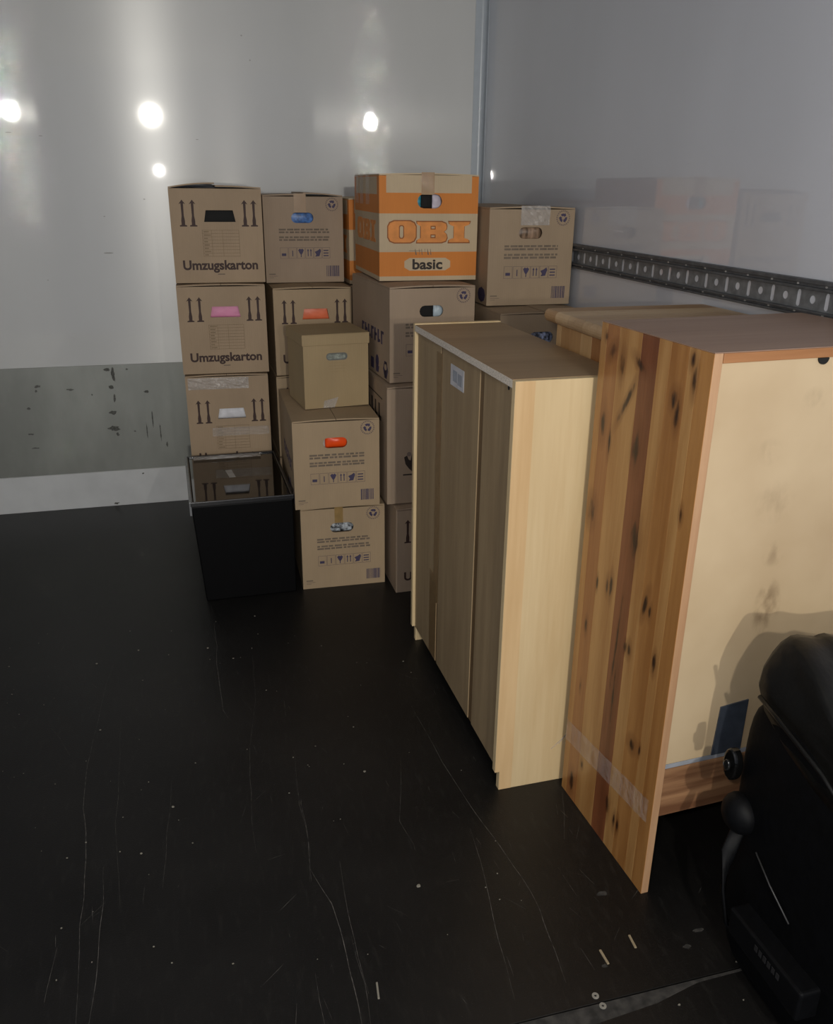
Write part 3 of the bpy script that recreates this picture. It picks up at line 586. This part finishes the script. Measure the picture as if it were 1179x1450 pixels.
ys = [(.0185, .215), (.245, .545), (.560, FD-.0185)]
for a, b in ys: MB().box(.010, a, .055, .014, b, FH-.0185).obj('back_panel', m_hard, fx, .0006)
MB().box(.012, .2155, .055, .0165, .2445, FH-.0185).obj('batten', m_hard2, fx, .0005)
MB().box(.0115, .5455, .055, .015, .5595, FH-.0185).obj('batten', m_hard2, fx, .0005)
tp_ = MB(); sf = lambda u, v, t: (.010-t, u, v)
random.seed(5)
zz = [1.02-.04*i for i in range(20)]
L_ = [(.548-.004*random.random(), z) for z in zz]+[(.590+.006*random.random(), z) for z in reversed(zz)]
tp_.prism(L_, sf, .0007, .0001); tp_.prism([(.560, .34), (.630, .345), (.625, .058), (.560, .058)], sf, .0009, .0001)
tp_.obj('brown_tape', plain('faded_brown_tape', srgb(128, 104, 72), .35, 0, .12, 60), fx)
MB().box(.0090, .362, .955, .0099, .470, 1.010).obj('paper_sticker', plain('white_sticker', srgb(196, 196, 200), .5), fx)
mb = MB(); mb.prism(rect(.375, .965, .41, .995), lambda u, v, t: (.0089-t, u, v), .0003, 0); mb.prism(rect(.415, .968, .45, .998), lambda u, v, t: (.0089-t, u, v), .0002, 0); mb.obj('sticker_print', plain('grey_sticker_ink', srgb(150, 156, 166), .5), fx)
MB().prism(ngon(.060, 1.035, .005, .005, 10), sf, .001, 0).obj('screw_hole', m_black, fx)
MB().box(.018, .0185, .056, FW-.002, FD-.0185, .072).obj('bottom_panel', m_chip, fx)
MB().box(FW-.018, .0185, .0725, FW-.004, FD-.0185, FH-.0185).obj('front_panel', m_birch, fx)
mb = MB(); fb_ = lambda u, v, t: (u, -.0007-t, v)
for i in range(4): mb.prism([(.15+.02*i, .10+.012*i), (.153+.02*i, .10+.012*i), (.235, .175+.018*i), (.232, .178+.018*i)], fb_, .0004, 0)
mb.obj('clear_tape', m_clear, fx)

# ------------------------------------------------------------------ pine cabinet
px = thing('pine_cabinet', 'knotty pine cabinet seen from its pale back, dark brown top', 'cabinet', (.862, 1.247, 0), .053)
PL, PD, PH, PT = .505, .376, 1.188, .019
K1 = [(.354, 1.159, .004, .007, 0), (.322, 1.135, .010, .013, .4), (.285, 1.112, .006, .020, 0), (.218, 1.125, .011, .012, -.9), (.255, 1.045, .006, .035, .55), (.057, 1.165, .006, .011, 0), (.046, 1.132, .005, .020, 0), (.098, 1.085, .008, .014, 0), (.086, 1.062, .006, .022, 0), (.337, .976, .008, .024, 0), (.306, .945, .004, .020, 0), (.203, .960, .010, .030, 0), (.175, .775, .011, .036, 0), (.352, .774, .011, .022, 0), (.036, .880, .004, .012, 0), (.258, .632, .004, .014, 0), (.243, .636, .005, .020, 0), (.112, .656, .006, .022, .2), (.094, .648, .004, .012, 0), (.331, .495, .004, .014, 0), (.164, .53, .005, .010, 0), (.150, .53, .005, .013, 0), (.058, .550, .005, .016, 0), (.098, .325, .010, .012, 0), (.331, .05, .008, .022, 0), (.166, .11, .006, .022, 0), (.132, .09, .004, .015, 0), (.118, .09, .004, .015, 0), (.07, .33, .003, .010, 0), (.290, .13, .004, .008, 0), (.20, .50, .003, .10, .05), (.19, .38, .003, .06, 0), (.30, .62, .003, .012, 0), (.33, .33, .003, .012, 0)]
pm = [wood('pine_light', srgb(184, 142, 88), srgb(158, 112, 62), 'Z', .34, 26, K1, .7, .15), wood('pine_mid', srgb(164, 114, 66), srgb(140, 90, 50), 'Z', .34, 26, K1, .7, .15),
      wood('pine_dark', srgb(136, 82, 50), srgb(106, 60, 34), 'Z', .34, 26, K1, .7, .15), wood('pine_gold', srgb(172, 124, 70), srgb(146, 98, 50), 'Z', .34, 20, K1, .8, .15)]
pe = wood('pine_edge', srgb(190, 152, 116), srgb(166, 124, 90), 'Z', .4, 20)
cuts = [(0, .040, 3), (.040, .070, 0), (.070, .125, 3), (.125, .165, 0), (.165, .222, 2), (.222, .305, 0), (.305, .352, 1), (.352, PD, 0)]
for side_x in (0, PL-PT):
    bd = MB().box(side_x+.0008, .0008, 0, side_x+PT-.0008, PD-.0008, PH-.002).obj('side_board', pe, px, .0008)
    for a, b, mi in cuts:
        xa = side_x if side_x == 0 else side_x
        MB().box(side_x, a+.00015+(.001 if a == 0 else 0), .0004, side_x+PT-(.0 if side_x else .001), b-.00015, PH-.0022).obj('stave', pm[mi], bd, .0004)
m_ptop = wood('brown_stained_top', srgb(160, 132, 112), srgb(134, 106, 88), 'X', .42, 8, amt=.55)
m_pfront = wood('orange_pine_edge', srgb(178, 128, 84), srgb(150, 100, 60), 'X', .4, 14)
MB().box(PT+.0003, 0.0005, PH-.0195, PL-PT-.0003, PD, PH-.0022).obj('top_board', m_pfront, px, .001)
MB().box(0, 0.0003, PH-.0018, PL, PD, PH).obj('top_veneer', m_ptop, px)
m_mdf, nt, b = newmat('pale_backing_board')
f1 = noisef(nt, 3.2, (1, 1, 1), 4, .4, .7)
c = mixc(nt, f1, srgb(202, 180, 146), srgb(184, 160, 126))
dirt = None
tcc = objcoord(nt); sp = N(nt, 'ShaderNodeSeparateXYZ'); nt.links.new(tcc, sp.inputs[0]); wob = noisef(nt, 34, (1, 1, .6), 5, .42, .62)
for (kx, kz, rx, rz_) in [(.205, .67, .035, .07), (.20, .79, .03, .03), (.15, 1.0, .03, .03), (.23, 1.09, .03, .03), (.18, .90, .05, .05)]:
    a = math_(nt, 'POWER', math_(nt, 'ABSOLUTE', math_(nt, 'DIVIDE', math_(nt, 'SUBTRACT', sp.outputs[0], kx), rx)), 2); a2 = math_(nt, 'POWER', math_(nt, 'ABSOLUTE', math_(nt, 'DIVIDE', math_(nt, 'SUBTRACT', sp.outputs[2], kz), rz_)), 2)
    d_ = math_(nt, 'SUBTRACT', 1.0, math_(nt, 'ADD', a, a2), True); d_ = math_(nt, 'MULTIPLY', d_, {.67: 1.0, .79: .5}.get(kz, .3)); dirt = d_ if dirt is None else math_(nt, 'MAXIMUM', dirt, d_)
c = mixc(nt, math_(nt, 'MULTIPLY', math_(nt, 'MULTIPLY', dirt, wob), .8), c, srgb(120, 98, 72))
nt.links.new(c, b.inputs['Base Color']); b.inputs['Roughness'].default_value = .4
MB().box(PT+.0005, .003, .338, PL-PT-.0005, .007, PH-.0197).obj('back_panel', m_mdf, px, .0005)
MB().box(PT+.0005, .0035, .326, PL-PT-.0005, .012, .3365).obj('metal_strip', plain('pale_metal_strip', srgb(178, 182, 190), .35, .3), px, .0005)
m_xp = wood('cross_rail_wood', srgb(180, 138, 100), srgb(112, 76, 52), 'X', .45, 16, amt=.9)
MB().box(PT+.0005, .003, .205, PL-PT-.0005, .021, .3245).obj('cross_rail', m_xp, px, .001)
MB().box(PT+.0005, .022, .325, PL-PT-.0005, PD-.004, .337).obj('bottom_board', m_pfront, px)
MB().prism([(.232+.0115*math.cos(a), 1.1683-.012*math.sin(a)) for a in [math.pi*i/10 for i in range(11)]], lambda u, v, t: (u, -t, v), -.0028, .0006).obj('cable_hole', m_black, px)
MB().prism([(.128, .339), (.20, .339), (.20, .462), (.133, .456)], lambda u, v, t: (u, .0028-t, v), 0, .003).obj('grey_plate', plain('dark_grey_plate', srgb(62, 68, 78), .3, 0, .2), px)
mb = MB(); gf = lambda u, v, t: (-t, u, v); n = 14
for j in range(n+1):
    y = .374-.360*j/n; z0 = .150+.035*j/n; ww = .058
    for k_ in range(5): mb.v.append((-.0012-.0016*random.random(), y, z0+ww*k_/4))
mb.f = [(j*5+k_, j*5+k_+1, (j+1)*5+k_+1, (j+1)*5+k_) for j in range(n) for k_ in range(4)]
mb.obj('clear_tape', clear('scuffed_clear_tape', .16, .3), px)

# ------------------------------------------------------------------ butcher block table behind it
tb = thing('butcher_block_table', 'solid butcher block table with a thick rounded top behind the pine cabinet', 'table', (.915, 1.665, 0), 0)
mt = [wood('maple_a', srgb(206, 164, 112), srgb(180, 134, 84), 'Z', .45, 14), wood('maple_b', srgb(180, 128, 78), srgb(150, 98, 54), 'Z', .45, 14), wood('maple_c', srgb(222, 184, 132), srgb(198, 156, 104), 'Z', .45, 14)]
mtt = [wood('table_top_a', srgb(190, 162, 126), srgb(170, 138, 102), 'X', .4, 10), wood('table_top_b', srgb(176, 142, 102), srgb(152, 116, 78), 'X', .4, 10), wood('table_top_c', srgb(202, 174, 136), srgb(180, 148, 110), 'X', .4, 10)]
TW, TDp, TZ = .470, .425, 1.150
top = MB().box(.012, .004, TZ-.030, TW, TDp-.004, TZ-.002).obj('top', mtt[0], tb)
random.seed(11); n = 11; y = 0
while y < TDp-.001:
    wd = min(random.uniform(.03, .05), TDp-y)
    if TDp-(y+wd) < .02: wd = TDp-y
    mb = MB(); r_ = .013; x0_ = .0
    pts = [(TW, TZ-.032), (TW, TZ), (x0_+r_, TZ)]+[(x0_+r_-r_*math.sin(a), TZ-.016+.016*math.cos(a)) for a in [math.pi*i/8 for i in range(1, 8)]]+[(x0_+r_, TZ-.032)]
    mb.prism(pts, lambda u, v, t: (u, t, v), y+.0003, y+wd-.0003); mb.obj('stave', random.choice(mtt), top); y += wd
body = MB().box(.036, .014, 0, TW-.004, TDp-.018, TZ-.0325).obj('cabinet_body', mt[0], tb)
y = .012; i = 0
while y < TDp-.02:
    wd = (.062, .055, .075, .06)[i % 4]; wd = min(wd, TDp-.016-y)
    MB().box(.031, y+.0004, .0005, .0362, y+wd-.0004, TZ-.033).obj('side_stave', mt[(0, 2, 1, 2, 0)[i % 5]], body, .0005); y += wd; i += 1

# ------------------------------------------------------------------ black bag
bgx = thing('rolling_bag', 'black leather and nylon rolling bag leaning by the pine cabinet', 'bag', (.95, .72, 0), 0)
m_nyl = plain('black_nylon', (.0013, .0015, .002, 1), .6, 0, .3, 60, spec=.12, bmp=.15); m_lea = plain('black_leather', (.0028, .0028, .0025, 1), .38, 0, .3, 24, spec=.32, bmp=.3)
m_str = plain('black_strap', (.0020, .0022, .0028, 1), .55, 0, .3, 90, spec=.15)
def loft(rings, name, mat, parent, sub=2, amp=0, sc_=6):
    mb = MB(); k = len(rings[0])
    for r in rings: mb.v += r
    for i in range(len(rings)-1): mb.f += [(i*k+j, i*k+(j+1) % k, (i+1)*k+(j+1) % k, (i+1)*k+j) for j in range(k)]
    mb.f += [tuple(range(k))[::-1], tuple((len(rings)-1)*k+j for j in range(k))]
    if amp: mb.v = [tuple(Vector(v)+amp*Vector(noise.noise_vector(Vector(v)*sc_))) for v in mb.v]
    o = mb.obj(name, mat, parent, 0, True)
    s = o.modifiers.new('sub', 'SUBSURF'); s.levels = sub; s.render_levels = sub; return o
# profile (y,z) relative to root y=.72
prof = [(.37, .004), (.385, .18), (.395, .38), (.40, .53), (.375, .615), (.20, .575), (.06, .52), (.02, .40), (.02, .15), (.03, .004), (.12, .003), (.25, .003)]
def ringat(x, s): cy, cz = .21, .30; return [(x, cy+(a-cy)*s, max(.002, cz+(b-cz)*s)) for a, b in prof]
loft([ringat(-.012, .86), ringat(.0, .985), ringat(.012, 1), ringat(.2, 1.01), ringat(.40, 1.0), ringat(.418, .97), ringat(.425, .86)], 'body', m_nyl, bgx, 2)
tprof = [(.400, .575), (.408, .64), (.400, .700), (.380, .712), (.30, .690), (.22, .645), (.12, .60), (.04, .535), (.03, .49), (.20, .50)]
def tr(x, s, dz=0): cy, cz = .25, .60; return [(x+(max(0, b-.60)*.42 if x < .1 else 0), cy+(a-cy)*s, cz+(b-cz)*s+dz) for a, b in tprof]
loft([tr(-.012, .94, -.002), tr(-.008, .99, 0), tr(.020, 1.02, .002), tr(.07, .96, -.012), tr(.12, 1.02, -.004), tr(.17, .95, -.018), tr(.24, .99, -.022), tr(.32, .96, -.03), tr(.40, .9), tr(.41, .6)], 'top_flap', m_lea, bgx, 1, .012, 16)
def tube(path, rad, n=10, flat=1):
    mb = MB()
    for i, p in enumerate(path):
        p = Vector(p); d = (Vector(path[min(i+1, len(path)-1)])-Vector(path[max(i-1, 0)])).normalized(); a = d.cross(Vector((.2, .1, 1))).normalized(); b_ = d.cross(a)
        mb.v += [tuple(p+a*rad*math.cos(2*math.pi*j/n)+b_*rad*flat*math.sin(2*math.pi*j/n)) for j in range(n)]
    mb.f = [(i*n+j, i*n+(j+1) % n, (i+1)*n+(j+1) % n, (i+1)*n+j) for i in range(len(path)-1) for j in range(n)]+[tuple(range(n)), tuple((len(path)-1)*n+j for j in range(n))]
    return mb
tube([(-.012, .365, .600), (-.014, .30, .588), (-.014, .19, .562), (-.012, .06, .50)], .0045).obj('seam_piping', m_lea, bgx, 0, True)
tube([(-.014, .30, .305), (-.016, .25, .275), (-.016, .19, .245)], .0016).obj('zip_line', plain('zip_grey', (.03, .03, .03, 1), .4), bgx, 0, True)
def ball(c_, r_, name, mat, sx=1, sy=1, sz=1):
    bm = bmesh.new(); bmesh.ops.create_uvsphere(bm, u_segments=20, v_segments=12, radius=r_)
    for v in bm.verts: v.co = Vector((v.co.x*sx+c_[0], v.co.y*sy+c_[1], v.co.z*sz+c_[2]))
    me = bpy.data.meshes.new(name); bm.to_mesh(me); bm.free(); return link(name, me, mat, bgx, 0, True)
wh = MB(); wh.prism(ngon(0, 0, .034, .034, 28), lambda u, v, t: (-.006-t, .398+u*.6, .430+v), 0, .020); w0 = wh.obj('wheel', plain('gloss_black_wheel', (.003, .003, .003, 1), .12), bgx, .006, False, 3)
hb = MB(); hb.prism(ngon(0, 0, .012, .012, 18), lambda u, v, t: (-.026-t, .398+u*.7, .430+v), 0, .006); hb.obj('wheel_hub', plain('gloss_hub', (.01, .01, .01, 1), .06), w0, .002)
ball((-.012, .360, .345),   .040, 'corner_pad', m_str, .8, 1.0, 1.0)
tube([(-.01, .355, .33), (-.035, .345, .27), (-.048, .33, .20), (-.040, .315, .13), (-.012, .29, .10), (.0, .26, .10)], .014, 10, .3).obj('strap', m_str, bgx, 0, True)
MB().prism([(.10, .125), (.295, .128), (.300, .185), (.10, .190)], lambda u, v, t: (t, u, v), -.050, .0).obj('pocket', m_str, bgx, .006, False, 3)
lf = lambda u, v, t: (-.050-t, .27-.17*u, .150+v*.03)
mb2 = MB()
for i in range(6):
    u = .30+.07*i; mb2.prism(rect(u, .45, u+.045, .85), lf, .0012, .0002)
mb2.obj('faint_lettering', plain('grey_thread', (.012, .012, .013, 1), .6), bgx)['kind'] = 'stuff'
ball((.10, .30, .690), .006, 'snap_button', plain('chrome_snap', (.5, .5, .5, 1), .1, 1), 1, 1, .5)
